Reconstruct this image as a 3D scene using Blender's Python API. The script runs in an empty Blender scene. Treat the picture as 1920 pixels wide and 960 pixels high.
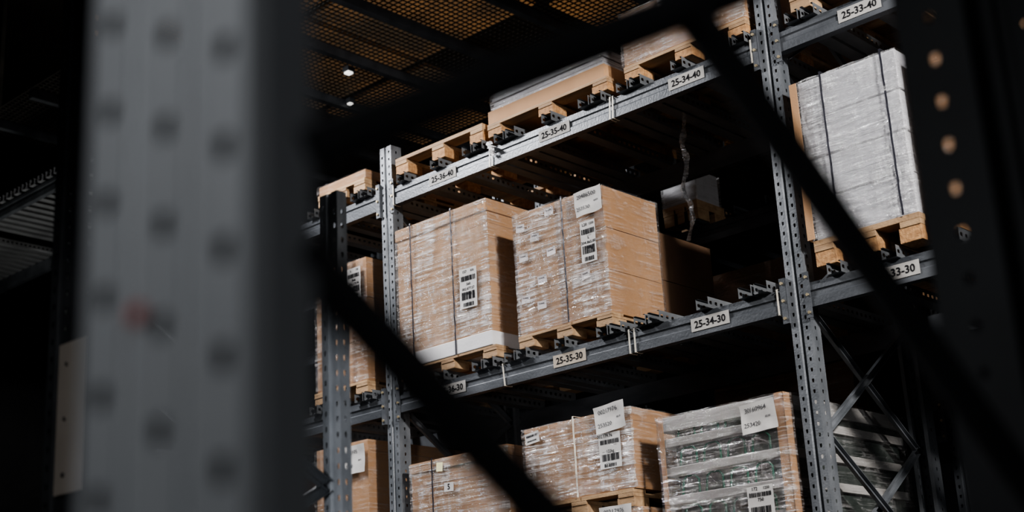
import bpy, bmesh, math, random
from mathutils import Vector, Matrix, noise
random.seed(7)
H=1.6; D=5.67
S=bpy.context.scene; COL=S.collection
try:
    S.view_settings.look='AgX - Medium High Contrast'
except Exception: pass
# ------------------------------------------------ materials
def newmat(name):
    m=bpy.data.materials.new(name); m.use_nodes=True
    nt=m.node_tree; nt.nodes.clear()
    out=nt.nodes.new('ShaderNodeOutputMaterial')
    return m,nt,out
def N(nt,t,**k):
    n=nt.nodes.new(t)
    for a,b in k.items(): setattr(n,a,b)
    return n
def surf(name,c1,c2,rough=.5,metal=0.,scale=(4,4,4),bump=.1,bscale=60,coat=0.,detail=5,lo=.35,hi=.65,spec=.5,emit=0):
    m,nt,out=newmat(name)
    p=N(nt,'ShaderNodeBsdfPrincipled'); tc=N(nt,'ShaderNodeTexCoord'); mp=N(nt,'ShaderNodeMapping')
    mp.inputs['Scale'].default_value=scale
    nt.links.new(tc.outputs['Object'],mp.inputs['Vector'])
    no=N(nt,'ShaderNodeTexNoise'); no.inputs['Scale'].default_value=1; no.inputs['Detail'].default_value=detail
    nt.links.new(mp.outputs[0],no.inputs['Vector'])
    cr=N(nt,'ShaderNodeValToRGB'); cr.color_ramp.elements[0].position=lo; cr.color_ramp.elements[1].position=hi
    cr.color_ramp.elements[0].color=(*c1,1); cr.color_ramp.elements[1].color=(*c2,1)
    nt.links.new(no.outputs[0],cr.inputs[0]); nt.links.new(cr.outputs[0],p.inputs['Base Color'])
    n2=N(nt,'ShaderNodeTexNoise'); n2.inputs['Scale'].default_value=bscale; n2.inputs['Detail'].default_value=3
    nt.links.new(tc.outputs['Object'],n2.inputs['Vector'])
    b=N(nt,'ShaderNodeBump'); b.inputs['Strength'].default_value=bump; b.inputs['Distance'].default_value=.01
    nt.links.new(n2.outputs[0],b.inputs['Height']); nt.links.new(b.outputs[0],p.inputs['Normal'])
    p.inputs['Roughness'].default_value=rough; p.inputs['Metallic'].default_value=metal
    p.inputs['Coat Weight'].default_value=coat; p.inputs['Specular IOR Level'].default_value=spec
    if emit:
        p.inputs['Emission Color'].default_value=(1,.97,.92,1); p.inputs['Emission Strength'].default_value=emit
    nt.links.new(p.outputs[0],out.inputs[0]); return m
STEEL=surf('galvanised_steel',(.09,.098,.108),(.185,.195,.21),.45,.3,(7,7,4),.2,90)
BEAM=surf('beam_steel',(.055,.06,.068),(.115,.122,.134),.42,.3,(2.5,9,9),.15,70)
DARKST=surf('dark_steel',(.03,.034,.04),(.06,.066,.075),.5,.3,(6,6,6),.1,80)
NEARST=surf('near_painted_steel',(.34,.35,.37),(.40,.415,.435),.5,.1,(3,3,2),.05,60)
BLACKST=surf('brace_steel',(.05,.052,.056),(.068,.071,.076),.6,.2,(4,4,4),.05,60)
POSTD=surf('shadowed_post_steel',(.018,.019,.021),(.028,.03,.033),.6,.2,(4,4,4),.05,60)  # shade put into the colour of the right-hand posts
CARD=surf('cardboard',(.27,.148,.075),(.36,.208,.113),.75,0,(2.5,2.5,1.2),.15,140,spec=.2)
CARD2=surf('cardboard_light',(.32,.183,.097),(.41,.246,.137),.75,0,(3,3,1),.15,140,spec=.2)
CARD3=surf('cardboard_dim',(.17,.10,.06),(.24,.145,.09),.8,0,(3,3,2),.15,140,spec=.2)  # darker cardboard, shade of deep loads put into the colour
CHAN=surf('channel_steel',(.12,.126,.134),(.22,.23,.24),.4,.4,(8,3,8),.15,120)
TAPE=surf('brown_tape',(.19,.105,.055),(.24,.135,.075),.3,0,(6,6,6),.1,60)
WHITE=surf('white_board',(.52,.51,.52),(.62,.61,.61),.6,0,(3,3,8),.1,60)
GREYCARD=surf('pale_grey_carton',(.46,.46,.49),(.57,.57,.60),.6,0,(2,2,6),.1,60)
BOARDG=surf('grey_board',(.22,.21,.20),(.36,.345,.33),.5,0,(2,2,6),.1,60)
WOOD=surf('pallet_wood',(.23,.14,.075),(.38,.25,.14),.75,0,(3,20,30),.35,60)
WOODO=surf('chipboard_block',(.27,.135,.055),(.44,.25,.115),.8,0,(50,50,50),.5,90)
PAPER=surf('paper',(.43,.415,.405),(.52,.505,.49),.8,0,(8,8,8),.05,60,spec=.1)
SIGN=surf('sign_plate',(.33,.32,.305),(.41,.395,.375),.85,0,(8,8,8),.05,60,spec=.05)
SIGNB=surf('sign_plate_beige',(.34,.29,.24),(.40,.35,.29),.85,0,(8,8,8),.05,60,spec=.05)
INK=surf('ink',(.012,.012,.014),(.02,.02,.022),.9,0,(8,8,8),0,60,spec=.05)
GREYINK=surf('grey_ink',(.07,.07,.075),(.10,.10,.105),.9,0,(8,8,8),0,60,spec=.05)
DULLP=surf('film_covered_paper',(.36,.33,.33),(.45,.42,.42),.5,0,(8,8,8),.3,60,spec=.2)
STRAP=surf('black_strap',(.012,.012,.018),(.03,.03,.04),.4,0,(20,20,60),.1,60,spec=.3)
BAND=surf('cream_band',(.50,.46,.39),(.62,.58,.50),.4,0,(20,20,20),.1,60)
GREEN=surf('dark_green_tube',(.01,.06,.04),(.018,.11,.07),.25,.2,(8,8,8),.05,60)
DARKIN=surf('painted_shade',(.02,.026,.023),(.045,.054,.048),.5,0,(8,8,8),.1,60)
MESHM=surf('mesh_wire',(.03,.028,.025),(.05,.047,.042),.5,.4,(8,8,8),.05,60)
BROWNP=surf('brown_panel',(.02,.011,.006),(.21,.115,.048),.8,0,(1.6,1.6,1),.1,30,lo=.40,hi=.70)
CONC=surf('concrete',(.05,.05,.052),(.08,.08,.082),.8,0,(1,1,1),.2,30)
WALLM=surf('wall_dark',(.02,.021,.024),(.03,.031,.034),.9,0,(1,1,1),.1,10)
BEIGE=surf('beige_plate',(.30,.27,.24),(.36,.33,.30),.6,0,(4,4,4),.1,60)
REDM=surf('red_spot',(.5,.08,.06),(.6,.11,.08),.4,0,(4,4,4),.1,60)
YEL=surf('yellow_paper',(.72,.68,.40),(.8,.76,.48),.6,0,(4,4,4),.1,60)
BOLT=surf('bolt_brass',(.42,.34,.22),(.55,.46,.30),.35,.7,(40,40,40),.1,60)
GLOW=surf('glint_glow',(.8,.8,.8),(.85,.85,.85),.4,0,(4,4,4),0,60,emit=1.6)  # glow for the small overhead glints
def film(name,base,amp,lo=.44,hi=.60,gl=.2,tint=(.90,.87,.86),mmin=.3,gr=.14,cr=.65,gv=.18):
    m,nt,out=newmat(name); L=nt.links.new
    tc=N(nt,'ShaderNodeTexCoord')
    def ns(scale,rot,dist,detail=5,rg=.6):
        mp=N(nt,'ShaderNodeMapping'); mp.inputs['Scale'].default_value=scale; mp.inputs['Rotation'].default_value=(rot*.7,rot,0)
        L(tc.outputs['Object'],mp.inputs['Vector'])
        n=N(nt,'ShaderNodeTexNoise'); n.inputs['Scale'].default_value=1; n.inputs['Detail'].default_value=detail; n.inputs['Distortion'].default_value=dist; n.inputs['Roughness'].default_value=rg
        L(mp.outputs[0],n.inputs['Vector']); return n.outputs[0]
    def mr(v,a,b,c,d):
        k=N(nt,'ShaderNodeMapRange'); k.inputs['From Min'].default_value=a;k.inputs['From Max'].default_value=b;k.inputs['To Min'].default_value=c;k.inputs['To Max'].default_value=d
        L(v,k.inputs['Value']); return k.outputs[0]
    def ma(op,a,b):
        k=N(nt,'ShaderNodeMath',operation=op)
        for i,v in enumerate((a,b)):
            if isinstance(v,float): k.inputs[i].default_value=v
            else: L(v,k.inputs[i])
        return k.outputs[0]
    h1=ns((3.5,3.5,85),.03,.5,4); h2=ns((26,26,7),.5,1.2); h3=ns((7,7,30),-.2,1.4); pt=ns((9,9,2.0),0,.5,4)
    s1=mr(h1,lo,hi,0,1); s2=mr(h2,.56,.65,0,cr); s3=mr(h3,.56,.61,0,cr+.3)
    st=ma('MAXIMUM',ma('MAXIMUM',s1,s2),s3); msk=mr(pt,.38,.60,mmin,1.)
    glare=ma('MULTIPLY',mr(pt,.50,.68,0,gv),amp)
    fac=ma('ADD',ma('ADD',ma('MULTIPLY',ma('MULTIPLY',st,msk),amp),base),glare)  # white streaks and glare patches paint highlights into the film
    hgt=ma('ADD',h1,ma('ADD',ma('MULTIPLY',h2,.9),h3))
    b=N(nt,'ShaderNodeBump'); b.inputs['Strength'].default_value=1.; b.inputs['Distance'].default_value=.03
    L(hgt,b.inputs['Height'])
    p=N(nt,'ShaderNodeBsdfPrincipled'); p.inputs['Base Color'].default_value=(*tint,1); p.inputs['Roughness'].default_value=.16; p.inputs['Specular IOR Level'].default_value=1.
    L(b.outputs[0],p.inputs['Normal'])
    t=N(nt,'ShaderNodeBsdfTransparent'); mx=N(nt,'ShaderNodeMixShader'); L(fac,mx.inputs[0]); L(t.outputs[0],mx.inputs[1]); L(p.outputs[0],mx.inputs[2])
    g=N(nt,'ShaderNodeBsdfGlossy'); g.inputs['Roughness'].default_value=gr; L(b.outputs[0],g.inputs['Normal'])
    m2=N(nt,'ShaderNodeMixShader'); m2.inputs[0].default_value=gl; L(mx.outputs[0],m2.inputs[1]); L(g.outputs[0],m2.inputs[2])
    L(m2.outputs[0],out.inputs[0]); return m
FILM=film('stretch_film',.0,.68,mmin=.22)
FILMW=film('stretch_film_white',.14,.65,gl=.22,tint=(.86,.86,.88))
FILML=film('stretch_film_light',.01,.30,.50,.66,.08,cr=.35,gv=.1)
FILMT=film('stretch_film_clear',.03,.55,.46,.62,.22)
FILMC=film('stretch_film_thin',.0,.50,.50,.64,.2,mmin=.1,gv=.05)
# ------------------------------------------------ mesh helpers
def abox(bm,x0,x1,y0,y1,z0,z1,mi=0):
    vs=[bm.verts.new(p) for p in ((x0,y0,z0),(x1,y0,z0),(x1,y1,z0),(x0,y1,z0),(x0,y0,z1),(x1,y0,z1),(x1,y1,z1),(x0,y1,z1))]
    for f in ((0,3,2,1),(4,5,6,7),(0,1,5,4),(1,2,6,5),(2,3,7,6),(3,0,4,7)):
        fc=bm.faces.new([vs[i] for i in f]); fc.material_index=mi
def bar(bm,p,q,w,t,up=(0,0,1),mi=0):
    p=Vector(p);q=Vector(q);d=(q-p).normalized();u=Vector(up)
    s=d.cross(u)
    if s.length<1e-4: s=d.cross(Vector((1,0,0)))
    s.normalize();n=s.cross(d)
    vs=[bm.verts.new(e+s*a*w/2+n*b*t/2) for e in (p,q) for a,b in ((-1,-1),(1,-1),(1,1),(-1,1))]
    for f in ((0,1,2,3),(7,6,5,4),(0,4,5,1),(1,5,6,2),(2,6,7,3),(3,7,4,0)):
        fc=bm.faces.new([vs[i] for i in f]); fc.material_index=mi
def tube(bm,pts,r,n=8,mi=0):
    rings=[]
    for i,p in enumerate(pts):
        p=Vector(p); a=Vector(pts[max(i-1,0)]); b=Vector(pts[min(i+1,len(pts)-1)]); d=(b-a).normalized()
        s=d.cross(Vector((0,0,1)))
        if s.length<1e-3: s=d.cross(Vector((1,0,0)))
        s.normalize(); t=s.cross(d)
        rings.append([bm.verts.new(p+(s*math.cos(k*2*math.pi/n)+t*math.sin(k*2*math.pi/n))*r) for k in range(n)])
    for A,B in zip(rings,rings[1:]):
        for k in range(n):
            f=bm.faces.new((A[k],A[(k+1)%n],B[(k+1)%n],B[k])); f.material_index=mi
    bm.faces.new(rings[0][::-1]).material_index=mi; bm.faces.new(rings[-1]).material_index=mi
def meshof(bm,name,mats,bevel=0,recalc=True):
    if recalc: bmesh.ops.recalc_face_normals(bm,faces=bm.faces)
    me=bpy.data.meshes.new(name); bm.to_mesh(me); bm.free()
    for m in mats: me.materials.append(m)
    return me
def obj(name,me,parent=None,loc=(0,0,0),rot=(0,0,0),label=None,cat=None,group=None,kind=None,bevel=0,solid=0):
    o=bpy.data.objects.new(name,me); COL.objects.link(o); o.location=loc; o.rotation_euler=rot
    if parent: o.parent=parent
    if label: o['label']=label
    if cat: o['category']=cat
    if group: o['group']=group
    if kind: o['kind']=kind
    if bevel:
        b=o.modifiers.new('bevel','BEVEL'); b.width=bevel; b.segments=2; b.limit_method='ANGLE'
    if solid:
        s=o.modifiers.new('solid','SOLIDIFY'); s.thickness=solid; s.offset=0
    return o
def empty(name,loc,label,cat,group=None):
    o=obj(name,None,loc=loc,label=label,cat=cat,group=group); o.empty_display_size=.1; return o
def perf(bm,p0,p1,z0,z1,pitch,hw,hh,off):
    P0=Vector((p0[0],p0[1],0));P1=Vector((p1[0],p1[1],0));W=(P1-P0).length;u=(P1-P0)/W
    def V(a,z): 
        q=P0+u*a; return bm.verts.new((q.x,q.y,z))
    def quad(a0,a1,za,zb): bm.faces.new((V(a0,za),V(a1,za),V(a1,zb),V(a0,zb)))
    z=z0+off
    if off>0: quad(0,W,z0,z)
    while z+pitch<=z1+1e-6:
        c=W/2; cz=z+pitch/2; zt=z+pitch
        o=[(0,z),(c,z),(W,z),(W,cz),(W,zt),(c,zt),(0,zt),(0,cz)]
        i=[(c-hw*.32,cz-hh*.5),(c,cz-hh*.5),(c+hw*.32,cz-hh*.5),(c+hw*.5,cz),(c+hw*.45,cz+hh*.5),(c,cz+hh*.5),(c-hw*.45,cz+hh*.5),(c-hw*.5,cz)]
        ov=[V(*q) for q in o]; iv=[V(*q) for q in i]
        for k in range(8):
            bm.faces.new((ov[k],ov[(k+1)%8],iv[(k+1)%8],iv[k]))
        z+=pitch
    if z<z1-1e-6: quad(0,W,z,z1)
def profile_mesh(name,segs,z0,z1,mats,pitch=.05,hw=.013,hh=.018):
    bm=bmesh.new()
    for s in segs:
        p0,p1=s[0],s[1]
        if len(s)>2:
            perf(bm,p0,p1,z0,z1,pitch,s[3] if len(s)>3 else hw,hh,s[2])
        else:
            v=[bm.verts.new((p0[0],p0[1],z0)),bm.verts.new((p1[0],p1[1],z0)),bm.verts.new((p1[0],p1[1],z1)),bm.verts.new((p0[0],p0[1],z1))]
            bm.faces.new(v)
    bmesh.ops.remove_doubles(bm,verts=bm.verts,dist=.0002)
    return meshof(bm,name,mats)
def std_segs(w=.1,d=.085):
    h=w/2
    return [((-h+.02,d),(-h,d)),((-h,d),(-h,.0),.0),((-h,0),(-.012,0),.0),((-.012,0),(-.008,.009)),((-.008,.009),(.008,.009)),
            ((.008,.009),(.012,0)),((.012,0),(h,0),.025),((h,0),(h,d),.025),((h,d),(h-.02,d))]
_tc={}
def textmesh(s,bold=0.):
    if (s,bold) in _tc: return _tc[(s,bold)]
    cu=bpy.data.curves.new('t','FONT'); cu.body=s; cu.size=1; cu.align_x='CENTER'; cu.align_y='CENTER'; cu.resolution_u=2; cu.offset=bold
    o=bpy.data.objects.new('t',cu); COL.objects.link(o)
    bpy.context.view_layer.update()
    me=o.to_mesh(); vs=[v.co.copy() for v in me.vertices]; fs=[tuple(p.vertices) for p in me.polygons]
    o.to_mesh_clear(); bpy.data.objects.remove(o); bpy.data.curves.remove(cu)
    _tc[(s,bold)]=(vs,fs); return _tc[(s,bold)]
def labelmesh(name,w,h,items,bg=None,curl=0.,ink=None,bold=.012):
    bm=bmesh.new()
    sd=random.random()*50
    def yy(x,z): 
        return curl*(((x/w)**2*2+(z/h)**2*1.2-(x/w)*.8)*-.02 + .02*noise.noise(Vector((x*14+sd,z*14,sd))))
    n=10
    grid=[[bm.verts.new((-w/2+w*i/n,yy(-w/2+w*i/n,-h/2+h*j/n),-h/2+h*j/n)) for i in range(n+1)] for j in range(n+1)]
    for j in range(n):
        for i in range(n):
            bm.faces.new((grid[j][i],grid[j][i+1],grid[j+1][i+1],grid[j+1][i])).smooth=True
    e=-.0022 if curl>.3 else -.0015
    for it in items:
        if it[0]=='t':
            vs,fs=textmesh(it[1],bold); _,_,cx,cz,sz=it
            bv=[]
            for v in vs:
                x=cx+v.x*sz;z=cz+v.y*sz; bv.append(bm.verts.new((x,yy(x,z)+e,z)))
            for f in fs:
                try: bm.faces.new([bv[i] for i in f]).material_index=1
                except: pass
        else:
            _,cx,cz,bw,bh=it; x=cx-bw/2; r=random.Random(int(cx*1e4)+int(cz*1e4)+5)
            while x<cx+bw/2-.003:
                t=r.choice((.0015,.003,.0045))
                q=[(x,cz-bh/2),(x+t,cz-bh/2),(x+t,cz+bh/2),(x,cz+bh/2)]
                bm.faces.new([bm.verts.new((a,yy(a,b)+e,b)) for a,b in q]).material_index=1
                x+=t+r.choice((.0015,.003))
    return meshof(bm,name,[bg or PAPER,ink or INK],recalc=False)
# ------------------------------------------------ camera
f=2685.; th=math.radians(17.55); hd=math.radians(42.2); ro=math.radians(3.25)
hx,hy=-math.sin(hd),math.cos(hd)
F=Vector((hx*math.cos(th),hy*math.cos(th),math.sin(th))); R0=Vector((hy,-hx,0)); U0=R0.cross(F)
X=R0*math.cos(ro)-U0*math.sin(ro); Y=R0*math.sin(ro)+U0*math.cos(ro); Z=-F
cam=bpy.data.cameras.new('camera'); co=bpy.data.objects.new('camera',cam); COL.objects.link(co)
co.matrix_world=Matrix(((X.x,Y.x,Z.x,0),(X.y,Y.y,Z.y,0),(X.z,Y.z,Z.z,H),(0,0,0,1)))
cam.lens=f/1920*36; cam.sensor_width=36; cam.clip_start=.05
cam.dof.use_dof=True; cam.dof.focus_distance=7.2; cam.dof.aperture_fstop=2.2
S.camera=co
# ------------------------------------------------ setting
def struct(name,x0,x1,y0,y1,z0,z1,m):
    bm=bmesh.new(); abox(bm,x0,x1,y0,y1,z0,z1); o=obj(name,meshof(bm,name,[m]),kind='structure'); o['label']=name.replace('_',' ')+' of a dim warehouse hall'; return o
struct('floor',-24,8,-6,20,-.2,0,CONC)
struct('ceiling',-24,8,-6,20,10,10.2,WALLM)
struct('wall_back',-24,8,20,20.2,0,10,WALLM)
struct('wall_left',-24.2,-24,-6,20,0,10,WALLM)
struct('wall_right',8,8.2,-6,20,0,10,WALLM)
struct('wall_front',-24,8,-6.2,-6,0,10,WALLM)
# ------------------------------------------------ rack pieces
def brace(parent,p,q,m,w=.035,t=.02):
    bm=bmesh.new(); p=Vector(p);q=Vector(q); d=(q-p).normalized(); n=d.cross(Vector((1,0,0))).normalized()
    bar(bm,p,q,w,.003,up=(1,0,0))
    bar(bm,p+n*w/2+Vector((t/2,0,0)),q+n*w/2+Vector((t/2,0,0)),.003,t,up=(1,0,0))
    bar(bm,p-n*w/2+Vector((t/2,0,0)),q-n*w/2+Vector((t/2,0,0)),.003,t,up=(1,0,0))
    return obj('brace',meshof(bm,'brace',[m]),parent)
def foot(parent,x,y,m):
    bm=bmesh.new(); abox(bm,x-.075,x+.075,y-.03,y+.12,0,.008)
    return obj('foot_plate',meshof(bm,'foot',[m]),parent)
CH_L=1.16
def chan_mesh():
    w=.036;h=.055
    segs=[((-.022,h),(-w,h)),((-w,h),(-w,0),0.,.018),((-w,0),(w,0)),((w,0),(w,h),0.,.018),((w,h),(.022,h))]
    me=profile_mesh('deck_channel',segs,0,CH_L,[CHAN],pitch=.045,hw=.014,hh=.02)
    for v in me.vertices:
        x,y,z=v.co; v.co=(x,z,y)
    return me
CHM=chan_mesh(); CHD=CHM.copy(); CHD.materials[0]=DARKST  # dark copy of the channels, rear-rack shade put into the colour
def beam_mesh(L,name,m=BEAM,hgt=.12):
    bm=bmesh.new(); h=hgt
    pr=[(0,0),(.045,0),(.045,h),(.012,h),(.012,h-.018),(0,h-.018),(0,h*.66),(.007,h*.6),(.007,h*.42),(0,h*.36)]
    a=[bm.verts.new((0,y,z)) for y,z in pr]; b=[bm.verts.new((L,y,z)) for y,z in pr]
    n=len(pr)
    for k in range(n): bm.faces.new((a[k],a[(k+1)%n],b[(k+1)%n],b[k]))
    bm.faces.new(a[::-1]); bm.faces.new(b)
    return meshof(bm,name,[m])
def conn_mesh():
    bm=bmesh.new(); abox(bm,-.004,.028,-.006,.0,-.05,.17)
    abox(bm,-.004,0,-.006,.05,-.05,.17)
    for z in (-.025,.06,.145):
        bmesh.ops.create_cone(bm,cap_ends=True,segments=6,radius1=.008,radius2=.008,depth=.008,matrix=Matrix.Translation((.014,-.009,z))@Matrix.Rotation(math.pi/2,4,'X'))
        bm.faces.ensure_lookup_table()
        for fc in bm.faces[-8:]: fc.material_index=1
    return meshof(bm,'beam_connector',[BEAM,BOLT])
CONN=conn_mesh()
UX=[-8.96,-6.16,-3.36,-.56]
def rack(name,label,yf,yr,xs,levels,heights,chans,mat_u=STEEL,mat_b=BEAM,labels=None,zig=.62,cm=CHM):
    root=empty('pallet_rack',(xs[0],yf,0),label,'pallet rack')
    cache={}
    for x,ht in zip(xs,heights):
        if ht not in cache: cache[ht]=profile_mesh('upright',std_segs(),0.008,ht,[mat_u])
        obj('upright',cache[ht],root,(x-xs[0],0,0),solid=.0022)
        obj('upright',cache[ht],root,(x-xs[0],yr-yf,0),rot=(0,0,math.pi),solid=.0022)
        foot(root,x-xs[0],0,mat_u); foot(root,x-xs[0],yr-yf-.09,mat_u)
        z=.25; k=0; a=.09; b=yr-yf-.09
        brace(root,(x-xs[0],a,z-.06),(x-xs[0],b,z-.06),mat_u)
        while z+zig<ht:
            y0,y1=(a,b) if k%2==0 else (b,a)
            brace(root,(x-xs[0],y0,z),(x-xs[0],y1,z+zig),mat_u)
            if name=='main': brace(root,(x-xs[0]-.025,y1,z),(x-xs[0]-.025,y0,z+zig),mat_u)
            z+=zig;k+=1
    for bi,(xa,xb) in enumerate(zip(xs,xs[1:])):
        L=xb-xa-.104; bmsh=beam_mesh(L,'beam',mat_b)
        for li,zt in enumerate(levels):
            for rear in (0,1):
                if not rear:
                    o=obj('beam',bmsh,root,(xa-xs[0]+.052,-.012,zt-.12))
                else:
                    o=obj('beam',bmsh,root,(xb-xs[0]-.052,yr-yf+.012,zt-.12),rot=(0,0,math.pi))
                c=obj('beam_connector',CONN,o,(0,0,0)); c2=obj('beam_connector',CONN,o,(L,0,0)); c2.scale=(-1,1,1)
                if not rear and labels:
                    for (lx,lt,txt) in labels:
                        if lt==li and xa<lx<xb:
                            lm=labelmesh('location_label',.228,.066,[('t',txt,0,-.002,.051)],bg=SIGNB if txt=='25-35-30' else SIGN,bold=.02)
                            obj('location_label',lm,o,(lx-xa-.052,-.003,.058),label='white location label reading '+txt)
    for li,cx in chans:
        for x in cx:
            obj('deck_channel',cm,root,(x-xs[0],-.04,levels[li]+.0005))
    return root
lab=[(-5.65,1,'25-36-30'),(-4.76,1,'25-35-30'),(-3.85,1,'25-34-30'),(-2.84,1,'25-33-30'),
     (-5.65,2,'25-36-40'),(-4.76,2,'25-35-40'),(-3.85,2,'25-34-40'),(-2.84,2,'25-33-40')]
c30=[-5.98,-5.72,-5.42,-5.33,-5.17,-5.08,-4.80,-4.51,-4.42,-4.26,-4.17,-3.87,-3.62,-3.53]
c40=[-5.99,-5.69,-5.42,-5.33,-5.16,-5.07,-4.79,-4.52,-4.43,-4.25,-4.16,-3.885,-3.59,-3.50]
lft=[-8.6,-8.3,-8.,-7.7,-7.4,-7.1,-6.85,-6.65,-6.42,-6.33]
rgt=[-3.13,-2.85,-2.55,-2.3,-2.0,-1.7,-1.4,-1.1,-.8]
L20,L30,L40=H+.52,H+1.815,H+3.11
rack('main','tall grey steel pallet rack holding wrapped cartons',D,D+1.1,UX,[L20,L30,L40],[H+3.4,H+3.4,H+4.6,H+4.6],
     [(0,[-7,-6.5,-5.9,-5.4,-5.0,-4.5,-4.1,-3.6]),(1,c30+lft+rgt),(2,c40+lft+[-3.19,-3.10]+rgt[1:])],labels=lab)
rack('left','shade-coloured steel pallet rack with a high channel deck',D,D+1.1,[-14.6,-11.86,-9.12],[H+4.41],[H+4.9]*3,
     [(0,[-14.4+i*.13 for i in range(40) if abs(-14.4+i*.13+11.86)>.1])],mat_u=DARKIN,mat_b=DARKST,zig=9)  # near-black uprights carry the deep shade in their colour
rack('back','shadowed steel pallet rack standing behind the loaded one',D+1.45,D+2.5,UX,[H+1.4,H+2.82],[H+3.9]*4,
     [(0,[-5.4,-5,-4.6,-4.2,-3.8]),(1,[-7.5,-7,-6.5,-5.9,-5.6,-5.2,-4.9,-4.6,-4.3,-4.15,-3.9,-3.6,-3.0,-2.6])],mat_u=DARKST,mat_b=DARKST,cm=CHD)  # dark steel puts this rack's shade into its colour
def near_frame():
    root=empty('rack_frame',(-.75,.5,0),'wide grey perforated steel rack frame with dark diagonal braces','rack frame')
    h=.1;d=.046;g=.003;hr=.082
    segs=[((-h+.02,d),(-h,d)),((-h,d),(-h,0)),((-h,0),(-.05,0),0.,.017),((-.05,0),(-.045,g)),((-.045,g),(-.037,g)),((-.037,g),(-.032,0)),
          ((-.032,0),(.018,0),.034,.017),((.018,0),(.023,g)),((.023,g),(.031,g)),((.031,g),(.036,0)),((.036,0),(hr,0),0.,.017),
          ((hr,0),(hr+.006,.008)),((hr+.006,.008),(hr+.006,d)),((hr+.006,d),(-h+.03,d))]
    me=profile_mesh('upright',segs,.008,H+2.6,[NEARST],hw=.015,hh=.018,pitch=.068)
    obj('upright',me,root,solid=.0025)
    w=.047
    sg=[((-w+.02,.05),(-w,.05)),((-w,.05),(-w,0)),((-w,0),(-.025,0)),((-.025,0),(.025,0),0.,.010),((.025,0),(w,0)),((w,0),(w,.05)),((w,.05),(w-.012,.05))]
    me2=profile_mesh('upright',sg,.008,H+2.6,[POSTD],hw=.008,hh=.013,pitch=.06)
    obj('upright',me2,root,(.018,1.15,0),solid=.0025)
    foot(root,0,0,NEARST); foot(root,0,1.15,NEARST)
    def br(y0,z0,y1,z1,r=.021):
        bm=bmesh.new(); tube(bm,[(.078,y0-.5,z0+H),(.078,y1-.5,z1+H)],r,12)
        obj('brace',meshof(bm,'brace',[BLACKST]),root)
    for y0,z0,y1,z1,r in ((.54,.928,1.66,.15,.0185),(.54,.345,1.66,.983,.0185),(.54,.283,1.66,-.50,.0175),(.54,-.55,1.66,.11,.018),(.54,-.6,1.66,-1.3,.02),(.54,1.6,1.66,1.05,.02)):
        br(y0,z0,y1,z1,r)
    bm=bmesh.new()
    bmesh.ops.create_cone(bm,cap_ends=True,segments=16,radius1=.008,radius2=.006,depth=.006,matrix=Matrix.Translation((-.031,-.003,0))@Matrix.Rotation(math.pi/2,4,'X'))
    obj('red_dot',meshof(bm,'cap',[REDM]),root,(0,0,H+.257),label='small red round dot')  # small raised red disc on the upright
near_frame()
def far_frame():
    root=empty('rack_frame',(-3.45,1.97,0),'perforated grey steel rack frame with a riveted beige guard plate','rack frame')
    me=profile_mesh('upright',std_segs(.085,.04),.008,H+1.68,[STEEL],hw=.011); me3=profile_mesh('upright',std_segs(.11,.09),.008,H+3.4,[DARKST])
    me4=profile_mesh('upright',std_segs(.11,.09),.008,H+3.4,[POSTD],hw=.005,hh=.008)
    obj('upright',me,root,(-.02,.96,0),solid=.0025); obj('upright',me3,root,(-.03,0,0),solid=.0025)
    foot(root,0,0,STEEL); foot(root,0,.96,STEEL)
    z=.3;k=0
    while z<H+1.1:
        y0,y1=(.09,.95) if k%2 else (.95,.09)
        brace(root,(-.04,y0,z),(-.04,y1,z+.5),DARKST); z+=.5;k+=1
    bm=bmesh.new(); abox(bm,-.005,.125,-.012,-.006,H+.60,H+1.01)
    for zz in (H+.65,H+.80,H+.95):
        bmesh.ops.create_cone(bm,cap_ends=True,segments=10,radius1=.007,radius2=.006,depth=.004,matrix=Matrix.Translation((.04,-.014,zz))@Matrix.Rotation(math.pi/2,4,'X'))
        bm.faces.ensure_lookup_table()
        for fc in bm.faces[-12:]: fc.material_index=1
    obj('guard_plate',meshof(bm,'plate',[BEIGE,DARKST]),root,label='beige riveted plate')
    root=empty('rack_frame',(-.78,2.02,0),'shade-coloured steel rack frame standing behind the wide upright','rack frame')
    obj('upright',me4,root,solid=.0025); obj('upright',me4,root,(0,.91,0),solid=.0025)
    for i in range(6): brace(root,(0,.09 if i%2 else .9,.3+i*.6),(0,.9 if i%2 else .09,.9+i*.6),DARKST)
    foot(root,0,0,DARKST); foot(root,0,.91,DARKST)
far_frame()
# ------------------------------------------------ pallets
def pallet(x0,x1,z0,h,y0=D-.02,dep=1.16,blockmat=WOOD,label='low softwood pallet under a carton load'):
    w=x1-x0
    root=empty('pallet',((x0+x1)/2,y0,z0),label,'pallet','wooden pallets on the rack')
    t=h*.22
    bm=bmesh.new()
    n=5
    for i in range(n):
        yy=i*(dep-.1)/(n-1); abox(bm,-w/2,w/2,yy,yy+.1,h-t,h)
    for i in range(3):
        xx=-w/2+i*(w-.1)/2; abox(bm,xx,xx+.1,0,dep,h-2*t,h-t)
    obj('deck',meshof(bm,'deck',[WOOD]),root,bevel=.002)
    bm=bmesh.new(); abox(bm,-.055,.055,0,.12,t*.0,h-2*t); bl=meshof(bm,'block',[blockmat])
    for i in range(3):
        for j in range(3):
            obj('block',bl,root,(-w/2+.055+i*(w-.11)/2,.004+j*(dep-.13)/2,0),bevel=.003)
    return root
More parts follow.
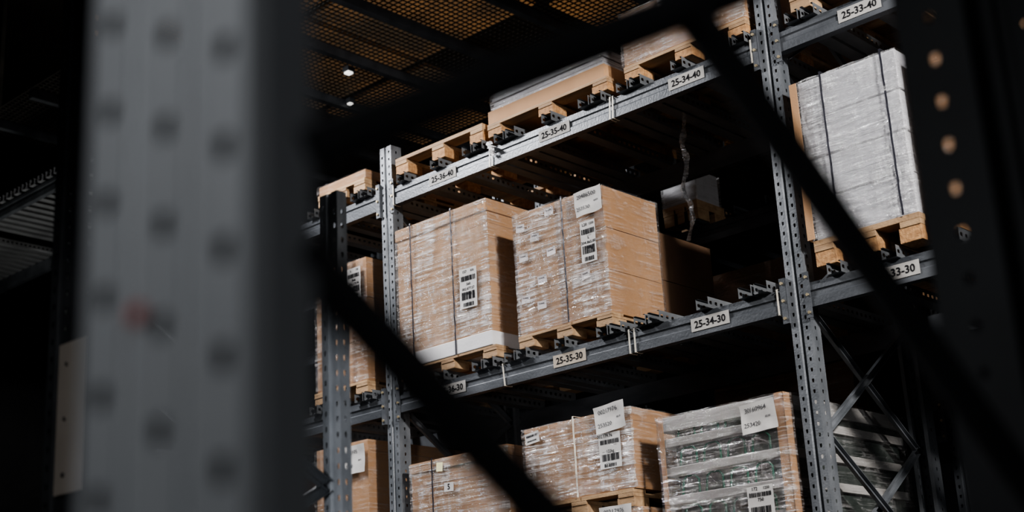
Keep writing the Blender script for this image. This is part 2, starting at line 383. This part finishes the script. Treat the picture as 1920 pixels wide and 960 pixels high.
# ------------------------------------------------ loads
def film_shell(w,d,h,z0=0,amp=.004,seed=0,mat=FILM,step=.02,off=.006,side_mat=None):
    bm=bmesh.new()
    per=[]
    def side(a,b,nrm):
        a=Vector(a);b=Vector(b);n=max(2,int((b-a).length/step))
        for i in range(n): per.append((a.lerp(b,i/n),Vector(nrm)))
    side((-w/2,0,0),(w/2,0,0),(0,-1,0)); side((w/2,0,0),(w/2,d,0),(1,0,0)); side((w/2,d,0),(-w/2,d,0),(0,1,0)); side((-w/2,d,0),(-w/2,0,0),(-1,0,0))
    m=max(2,int((h-z0)/.010)); rows=[]
    for j in range(m+1):
        z=z0+(h-z0)*j/m; r=[]
        for p,n in per:
            q=Vector((p.x*2.6,p.y*2.6,z*34+p.x*3))+Vector((seed*7.1,0,0))
            q2=Vector((p.x*11+z*7,p.y*11,z*9))+Vector((0,seed*3.1,0))
            dd=off+amp*(noise.noise(q)+.6*noise.noise(q*2.3))+amp*.9*noise.noise(q2)
            zz=z
            if j==0: zz=z+.012*abs(noise.noise(Vector((p.x*9,p.y*9,seed))))
            if j==m: zz=z-.012*abs(noise.noise(Vector((p.x*9,p.y*9,seed))))
            r.append(bm.verts.new(p+n*max(.0015,dd)+Vector((0,0,zz))))
        rows.append(r)
    k=len(per)
    for A,B in zip(rows,rows[1:]):
        for i in range(k):
            fc=bm.faces.new((A[i],A[(i+1)%k],B[(i+1)%k],B[i]))
            if side_mat and per[i][1].x>.5: fc.material_index=1
    for fc in bm.faces: fc.smooth=True
    return meshof(bm,'stretch_wrap',[mat,side_mat or mat],recalc=False)
def load(x0,x1,z0,z1,label,cartons=(1,1,1),dep=1.12,y0=D-.01,mat=CARD,wrap=FILM,straps=(),strapmat=STRAP,base=0,lid=0,labels=(),wamp=.004,cat='carton load',wz=0,gap=.003,tape=True,seed=None,sidewrap=FILML):
    w=x1-x0;h=z1-z0
    root=empty('carton_load',((x0+x1)/2,y0,z0),label,cat,None)
    nx,ny,nz=cartons; b0=base; hh=h-base-lid
    for k in range(nz):
        for i in range(nx):
            for j in range(ny):
                bm=bmesh.new(); g=gap
                zz0=b0+hh*k/nz+(g if k else 0)*.5; zz1=b0+hh*(k+1)/nz-g*.5
                jit=random.uniform(-.003,.003) if nx*nz>1 else 0
                xa=-w/2+w*i/nx+g*.5+jit; xb=-w/2+w*(i+1)/nx-g*.5+jit
                ya=dep*j/ny+g*.5+abs(jit); yb=dep*(j+1)/ny-g*.5
                abox(bm,xa,xb,ya,yb,zz0,zz1)
                mats=[mat,TAPE]
                if h>.3 and nz*nx==1:
                    abox(bm,xb-.0005,xb+.001,ya+.02,yb-.02,zz1-.07,zz1-.066,1)
                    abox(bm,xa+.02,xb-.02,ya-.001,ya+.0005,zz1-.075,zz1-.071,1)
                elif nz>1 and tape:
                    abox(bm,(xa+xb)/2-.02,(xa+xb)/2+.02,ya-.0012,ya+.0004,zz0+.002,zz1-.002,1)
                obj('carton',meshof(bm,'carton',mats),root,bevel=.004)
    if base:
        bm=bmesh.new(); abox(bm,-w/2-.012,w/2+.012,-.014,dep+.004,0,base); obj('base_tray',meshof(bm,'base',[WHITE]),root,bevel=.004,label='white base tray')
    if lid:
        bm=bmesh.new(); abox(bm,-w/2-.008,w/2+.008,-.008,dep+.008,h-lid,h); obj('lid',meshof(bm,'lid',[mat]),root,bevel=.005)
    if wrap:
        obj('stretch_wrap',film_shell(w+.012,dep+.012,h,z0=wz,amp=wamp,seed=random.random()*9,mat=wrap,side_mat=sidewrap),root,(0,-.006,0),label='glossy clear stretch wrap')
    for sx in straps:
        bm=bmesh.new(); x=-w/2+w*sx; o=.018
        pts=[]
        n=int(h/.02)
        for i in range(n+1):
            z=h*i/n; pts.append((x+.005*noise.noise(Vector((0,0,z*9+sx*5))),-o-.003*noise.noise(Vector((3,0,z*20))),z))
        pts.append((x,-o,h+.008)); pts.append((x,dep+.01,h+.008))
        for p,q in zip(pts,pts[1:]): bar(bm,p,q,.010,.0012,up=(0,-1,0) if q[1]<.1 else (0,0,1))
        obj('strap',meshof(bm,'strap',[strapmat]),root)
    for (lx,lz,me,rot,off) in labels:
        obj('shipping_label' ,me,root,(-w/2+w*lx,-.017-off,h*lz),rot=(0,rot,0),label='white printed paper label')
    return root
sheet=lambda a,b,w=.17,h=.13,curl=.6: labelmesh('sheet',w,h,[('t',a,-.01,h*.27,.031),('t',b,-w*.2,-h*.22,.029),('b',w*.28,-h*.05,.03,.010)],curl=curl,ink=GREYINK,bold=0.006)
def barlab(lines,w=.11,h=.22):
    it=[('t',lines[0],-w*.2,h*.42,.022)]
    if len(lines)>1: it.append(('t',lines[1],w*.25,h*.42,.018))
    it+= [('b',0,h*.25,w*.85,h*.13)]
    z=.1
    for l in lines[2:]:
        it.append(('t',l,0,h*z,.022)); z-=.12
    it+=[('b',0,-h*.19,w*.8,h*.2),('b',0,-h*.41,w*.6,h*.1)]
    return labelmesh('barlabel',w,h,it,curl=.15)
patch=lambda: labelmesh('patch',.06,.045,[('b',0,.008,.04,.006)],bg=DULLP,ink=GREYINK,curl=.2)
CT=.056
zc30=L30+CT; zc40=L40+CT; zc20=L20+CT
# level 30
pallet(-6.06,-5.28,zc30,.07)
load(-6.07,-5.315,zc30+.0705,H+2.815,'tall brown carton in glossy stretch wrap on a white base tray',mat=CARD2,base=.085,lid=.075,straps=(.18,.64),wz=.086,
     labels=[(.80,.42,barlab(['157','830','560','002.877.57','188kg'],.135,.235),.02,0)],wamp=.006)
pallet(-5.11,-4.45,zc30,.07)
ps=[(.08,.87),(.42,.93),(.24,.76),(.1,.62),(.42,.60),(.3,.4),(.78,.33),(.1,.28),(.28,.2)]
load(-5.10,-4.46,zc30+.0705,H+2.645,'stack of brown cartons in stretch wrap with paper labels',cartons=(1,1,3),dep=.47,straps=(.57,),
     labels=[(.88,.89,sheet('20486500','253530',.18,.14),-.06,.004),(.84,.58,barlab(['L20','1250','L','204.865.00','348kg'],.10,.23),.0,0)]+[(a,b,patch(),random.uniform(-.12,.12),-.006) for a,b in ps],wamp=.006)
load(-5.08,-4.50,zc30+.0705,H+2.5,'brown cartons darkened to stand for the shaded rear of the stack',cartons=(1,1,2),dep=.5,y0=D+.52,mat=CARD3,wrap=None)  # darker colour paints the shaded rear half of the stack
pallet(-6.86,-6.36,zc30,.075)
load(-6.84,-6.36,zc30+.0755,H+2.73,'wrapped brown cartons beside the upright',mat=CARD,cartons=(2,2,3),wrap=FILMC,labels=[(.80,.80,barlab(['L','130','560','002.179.76','122kg'],.13,.2),.0,0)])
pallet(-3.23,-2.69,zc30,.125,blockmat=WOODO,label='wooden pallet with chipboard blocks')
load(-3.225,-2.70,zc30+.1255,H+2.80,'tall pale grey carton stack in white stretch wrap',cartons=(1,1,4),mat=GREYCARD,wrap=FILMW,straps=(.27,.88),wamp=.008,gap=.008,tape=False)
pallet(-2.62,-1.8,zc30,.125,blockmat=WOODO,label='wooden pallet with chipboard blocks')
load(-2.62,-1.8,zc30+.1255,H+2.75,'brown carton stack in stretch wrap',cartons=(1,2,2),mat=CARD2,wrap=FILML)
def edge_protector(x,z0,z1,label,side=1,w=.034):
    bm=bmesh.new(); s=side
    xs=sorted((x,x+s*w)); abox(bm,xs[0],xs[1],D-.036,D-.032,z0,z1)
    xs=sorted((x,x-s*.004)); abox(bm,xs[0],xs[1],D-.036,D+.03,z0,z1)
    me=meshof(bm,'edge',[CARD2]); 
    for v in me.vertices: v.co-=Vector((x,D,z0))
    return obj('edge_protector',me,None,(x,D,z0),label=label,cat='edge protector',group='cardboard edge protectors')
edge_protector(-3.245,zc30+.13,H+2.79,'cardboard edge protector on the pale carton stack')
# level 40
pallet(-6.05,-5.30,zc40,.11,blockmat=WOODO,label='empty softwood pallet with orange chipboard blocks')
pallet(-5.26,-4.36,zc40,.08,blockmat=WOODO)
load(-5.26,-4.38,zc40+.0805,H+3.33,'low brown tray at the base of a sheet stack',mat=CARD2,wrap=None,gap=0)
def sheetstack():
    root=empty('sheet_stack',(-4.82,D+.01,H+3.331),'stack of pale sheets under milky stretch film','sheet stack')
    for i in range(4):
        bm=bmesh.new(); o=.006*(i%2); abox(bm,-.42+o,.42-o,o,1.06,i*.03,i*.03+.026)
        obj('sheet_bundle',meshof(bm,'sheets',[GREYCARD]),root,bevel=.003)
    obj('stretch_wrap',film_shell(.85,1.07,.12,amp=.007,seed=3,mat=FILMT),root,(0,-.006,0))
sheetstack()
pallet(-4.24,-3.46,zc40,.08,blockmat=WOODO)
load(-4.24,-3.46,zc40+.0805,H+3.56,'brown carton in shiny stretch wrap',cartons=(1,1,1),labels=[(.40,.80,barlab(['L','',''],.09,.09),0,0)],wamp=.007,wrap=FILMT)
pallet(-3.2,-2.4,zc40,.1)
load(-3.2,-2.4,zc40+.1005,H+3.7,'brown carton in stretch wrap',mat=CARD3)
pallet(-6.80,-6.34,zc40,.08)
load(-6.80,-6.34,zc40+.0805,H+3.31,'low brown carton in thin stretch wrap',mat=CARD,wrap=FILML)
# level 20
pallet(-6.02,-5.26,zc20,.08)
load(-6.01,-5.25,zc20+.0805,H+1.375,'brown carton in stretch wrap with small stickers',mat=CARD,labels=[(.42,.76,labelmesh('five',.075,.05,[('t','5',0,0,.045)]),.05,0),(.33,.93,labelmesh('y',.05,.05,[],YEL),.1,0),(.8,.93,patch(),.0,0)],lid=.06,straps=(.25,))
pallet(-5.12,-4.40,zc20,.08)
load(-5.10,-4.36,zc20+.0805,H+.925,'lower wrapped carton under a second pallet',mat=CARD,labels=[(.80,.84,sheet('00217976','253520',.2,.12),0,.004)],wrap=FILMT)
pallet(-5.12,-4.40,H+.926,.09)
load(-5.12,-4.39,H+1.0165,H+1.43,'brown carton in crinkled stretch wrap tied with white band',mat=CARD,straps=(.50,),strapmat=BAND,
     labels=[(.85,.90,sheet('00217976','253520',.19,.14),-.1,.006),(.82,.50,barlab(['002.179.76','','','122kg'],.14,.18),0,0),(.10,.86,labelmesh('m',.1,.06,[('b',0,.012,.08,.012),('b',0,-.014,.07,.008)]),-.1,0)],wamp=.009)
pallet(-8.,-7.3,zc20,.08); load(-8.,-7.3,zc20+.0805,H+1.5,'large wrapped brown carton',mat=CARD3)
pallet(-6.86,-6.40,zc20,.08)
load(-6.86,-6.38,zc20+.0805,H+1.59,'large brown carton with an address sheet',mat=CARD,wrap=FILML,labels=[(.78,.88,sheet('22105','5700',.2,.17),0,.003)])
def tubeload(x0,x1,z0,z1):
    w=x1-x0;h=z1-z0;dep=1.1
    root=empty('wrapped_frame_load',((x0+x1)/2,D-.01,z0),'grey boards and green metal frames in clear stretch wrap','wrapped load')
    bm=bmesh.new(); abox(bm,-w/2+.05,w/2-.02,.05,dep-.02,0,h-.02); obj('gap_shade',meshof(bm,'core',[DARKIN]),root)  # dark filler that paints the shade in the gaps between boards
    zs=[h-.075,h*.77,h*.56,h*.35,h*.14]
    for z in zs:
        bm=bmesh.new(); abox(bm,-w/2,w/2,0,dep,z,z+(.07 if z==zs[0] else .042)); obj('board',meshof(bm,'board',[BOARDG]),root,bevel=.003)
    for r in range(4):
        for c in range(4):
            bm=bmesh.new(); xx=-w/2+.09+c*(w-.16)/4; z=zs[r+1]+.043; hh=h*.17-.027
            tube(bm,[(xx,.02,z),(xx+.01,.02,z+hh*.8),(xx+.03,.02,z+hh),(xx+.08,.02,z+hh),(xx+.1,.02,z+hh*.75),(xx+.1,.02,z)],.006,8)
            obj('green_frame',meshof(bm,'tube',[GREEN]),root,label='bent dark green metal tube')
    bm=bmesh.new(); abox(bm,w/2-.045,w/2+.004,-.010,-.004,0,h); abox(bm,w/2+.001,w/2+.005,-.010,.07,0,h); obj('edge_protector',meshof(bm,'edge',[CARD]),root)
    bm=bmesh.new(); abox(bm,-w/2-.004,-w/2+.022,-.010,-.004,0,h); obj('edge_protector',meshof(bm,'edge',[CARD]),root)
    obj('stretch_wrap',film_shell(w+.022,dep+.02,h,amp=.007,seed=5.5,mat=FILMC,off=.008,side_mat=FILML),root,(0,-.012,0))
    obj('shipping_label',sheet('30160964','253420',.19,.14),root,(w/2-.12,-.036,h-.10),rot=(0,-.06,0),label='white address sheet')
    obj('shipping_label',barlab(['172','1250','750'],.14,.16),root,(w/2-.16,-.03,h*.26),label='white barcode label')
pallet(-4.22,-3.48,zc20,.09)
tubeload(-4.21,-3.49,zc20+.0905,H+1.335)
# back rack loads
pallet(-5.12,-4.85,H+2.8765,.13,y0=D+1.44,dep=.5)
load(-5.12,-4.86,H+3.007,H+3.22,'small wrapped pale carton on the rear rack',mat=GREYCARD,wrap=FILMW,y0=D+1.46,dep=.25,cartons=(1,1,1))
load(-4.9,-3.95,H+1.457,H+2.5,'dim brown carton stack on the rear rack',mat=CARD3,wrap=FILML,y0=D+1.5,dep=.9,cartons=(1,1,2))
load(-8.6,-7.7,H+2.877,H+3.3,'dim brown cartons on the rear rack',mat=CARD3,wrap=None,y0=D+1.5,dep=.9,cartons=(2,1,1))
# ------------------------------------------------ small things
def loop(x,zt,lean=0,both=True,g=.02):
    bm=bmesh.new(); e=.003
    for dx in ((0,g) if both else (0,)):
        y0,y1=-.012-e-.004,.036; zb=zt-.12-e; ztt=zt+e
        P=[(dx,y0,zb),(dx+lean,y0,ztt),(dx+lean,y1,ztt),(dx,y1,zb)]
        for p,q in zip(P,P[1:]+P[:1]): bar(bm,p,q,.009,.0015,up=(0,1,0) if abs(p[1]-q[1])<.001 else (0,0,1))
    for v in bm.verts: v.co.z-=zt
    obj('strapping_band',meshof(bm,'loop',[BAND]),None,(x,D,zt),label='cream plastic band looped around a rack beam',cat='strapping band',group='bands looped on the beams')
loop(-4.36,L40,.01); loop(-5.26,L40,.01); loop(-4.35,L30,.0,g=.035); loop(-5.23,L30,-.01,False); loop(-3.455,L30,-.0,False); loop(-3.445,L40,-.0,False); loop(-6.08,L40,0,False)
def scrap(x,y,z,n,label,ln,w=.05,m=None):
    bm=bmesh.new(); prev=None
    for i in range(n+1):
        t=i/n; a=noise.noise(Vector((t*3,x,0))); b=noise.noise(Vector((t*5,x,4)))
        c=Vector((.08*a,.03*b,-ln*t)); ww=w*(.45+abs(noise.noise(Vector((t*6,2,x)))))
        r=[bm.verts.new(c+Vector((ww*(k/4-.5),.03*noise.noise(Vector((k*.7,t*9,1))),0))) for k in range(5)]
        if prev:
            for k in range(4): bm.faces.new((prev[k],prev[k+1],r[k+1],r[k])).smooth=True
        prev=r
    obj('film_scrap',meshof(bm,'scrap',[m or FILMW]),None,(x,y,z),label=label,cat='plastic film')
scrap(-4.24,6.12,L40-.001,60,'torn strand of clear film hanging under the shelf',.74,.05,FILMW)
scrap(-5.23,D-.03,L40+.03,10,'crumpled white film snagged on the beam',.10,.06,WHITE)
# ------------------------------------------------ mesh deck overhead
def mesh_deck():
    x0,x1,y0,y1,z=-11.4,-4.2,5.5,12.4,H+5.2
    root=empty('mesh_deck',((x0+x1)/2,(y0+y1)/2,z),'overhead wire mesh deck on steel joists','mesh deck')
    ox,oy=(x0+x1)/2,(y0+y1)/2
    bm=bmesh.new(); s=.052
    for i in range(int((x1-x0)/s)):
        x=x0+i*s-ox; abox(bm,x-.0055,x+.0055,y0-oy,y1-oy,0,.006)
    for i in range(int((y1-y0)/s)):
        y=y0+i*s-oy; abox(bm,x0-ox,x1-ox,y-.0055,y+.0055,.0055,.012)
    obj('wire_mesh',meshof(bm,'wires',[MESHM]),root)
    x=x0+.3
    while x<x1:
        bm=bmesh.new(); abox(bm,x-ox-.03,x-ox+.03,y0-oy,y1-oy,-.08,0); obj('joist',meshof(bm,'joist',[DARKST]),root); x+=.75
    for hxx in (x0+.3,x1-.5):
        for hyy in (y0+.1,y1-.1):
            bm=bmesh.new(); abox(bm,hxx-ox-.02,hxx-ox+.02,hyy-oy-.02,hyy-oy+.02,0,10-z); obj('hanger_rod',meshof(bm,'rod',[DARKST]),root)
    for i in range(1,5):
        for j in range(5):
            if (i,j) not in ((1,3),(3,1),(2,2)):
                bm=bmesh.new(); a=x0+.1+i*1.45-ox; b=y0+j*1.38-oy; abox(bm,a,a+1.38,b+.05,b+1.33,.4,.44)
                obj('board',meshof(bm,'boards',[BROWNP]),root,label='brown board above the mesh')
    for lx,ly,w in ((-8.30,7.25,.026),(-8.78,7.68,.018)):  # added glowing boxes stand in for small bright glints
        bm=bmesh.new(); abox(bm,lx-ox-w-.01,lx-ox+w+.01,ly-oy-w-.01,ly-oy+w+.01,-.045,-.002); o=obj('glint_case',meshof(bm,'housing',[DARKST]),root)
        bm=bmesh.new(); abox(bm,lx-ox-w,lx-ox+w,ly-oy-w,ly-oy+w,-.06,-.045); obj('glint_glow',meshof(bm,'lens',[GLOW]),o)
mesh_deck()
# ------------------------------------------------ lights
def aim(o,t):
    o.rotation_euler=(Vector(t)-o.location).to_track_quat('-Z','Y').to_euler()
def light(name,kind,loc,target,energy,size=1,size2=None,color=(1,1,1),spot=None,blend=.3):
    l=bpy.data.lights.new(name,kind); l.energy=energy; l.color=color
    if kind=='AREA':
        l.size=size
        if size2: l.shape='RECTANGLE'; l.size_y=size2
    else: l.shadow_soft_size=size
    if spot: l.spot_size=math.radians(spot); l.spot_blend=blend
    o=bpy.data.objects.new(name,l); COL.objects.link(o); o.location=loc; aim(o,target); return o
light('key_spot','SPOT',(2.0,3.0,H+4.0),(-4.6,5.7,H+1.9),3100,.2,color=(1,.97,.94),spot=48,blend=.4)
light('aisle_lamp','AREA',(-7.7,3.7,H+4.9),(-5.0,5.7,H+1.8),340,1.3,.5,color=(.98,.98,1))
light('rear_fill','AREA',(-1.6,-1.0,H+1.2),(-.75,.5,H+.35),10,.5,.5,color=(.96,.98,1))
light('plate_fill','SPOT',(-2.9,-.6,H+2.0),(-3.45,1.97,H+.8),38,.2,color=(1,.96,.92),spot=22)  # unseen light added to brighten the guard plate
light('post_fill','SPOT',(-2.0,.9,H+.5),(-3.48,2.93,H+.75),330,.2,color=(.95,.97,1),spot=24,blend=.6)  # added light for the post face, no lamp stands there
light('side_fill','AREA',(1.6,-.3,H+1.4),(-.7,1.0,H+.3),6,.8,.8,color=(.95,.97,1))
light('right_fill','SPOT',(2.2,2.4,H+3.2),(-4.5,5.7,H+2),230,.8,color=(.97,.98,1),spot=52,blend=.4)
light('mesh_lamp','AREA',(-8,8.9,H+5.22),(-8,8.9,H+9),105,7,6,color=(1,.80,.54))
light('back_fill','SPOT',(-3.15,6.95,H+2.95),(-4.9,7.2,H+3.1),7,.04,color=(1,.97,.92),spot=40)  # added unseen light that lifts the pale carton at the back
light('left_fill','AREA',(-10.8,5.2,H+2.4),(-11,6.2,H+4.4),30,.5,.5,color=(1,.97,.9))  # added unseen light for the high channel deck
w=bpy.data.worlds.new('world'); S.world=w; w.use_nodes=True
w.node_tree.nodes['Background'].inputs[0].default_value=(.5,.6,.75,1); w.node_tree.nodes['Background'].inputs[1].default_value=.006
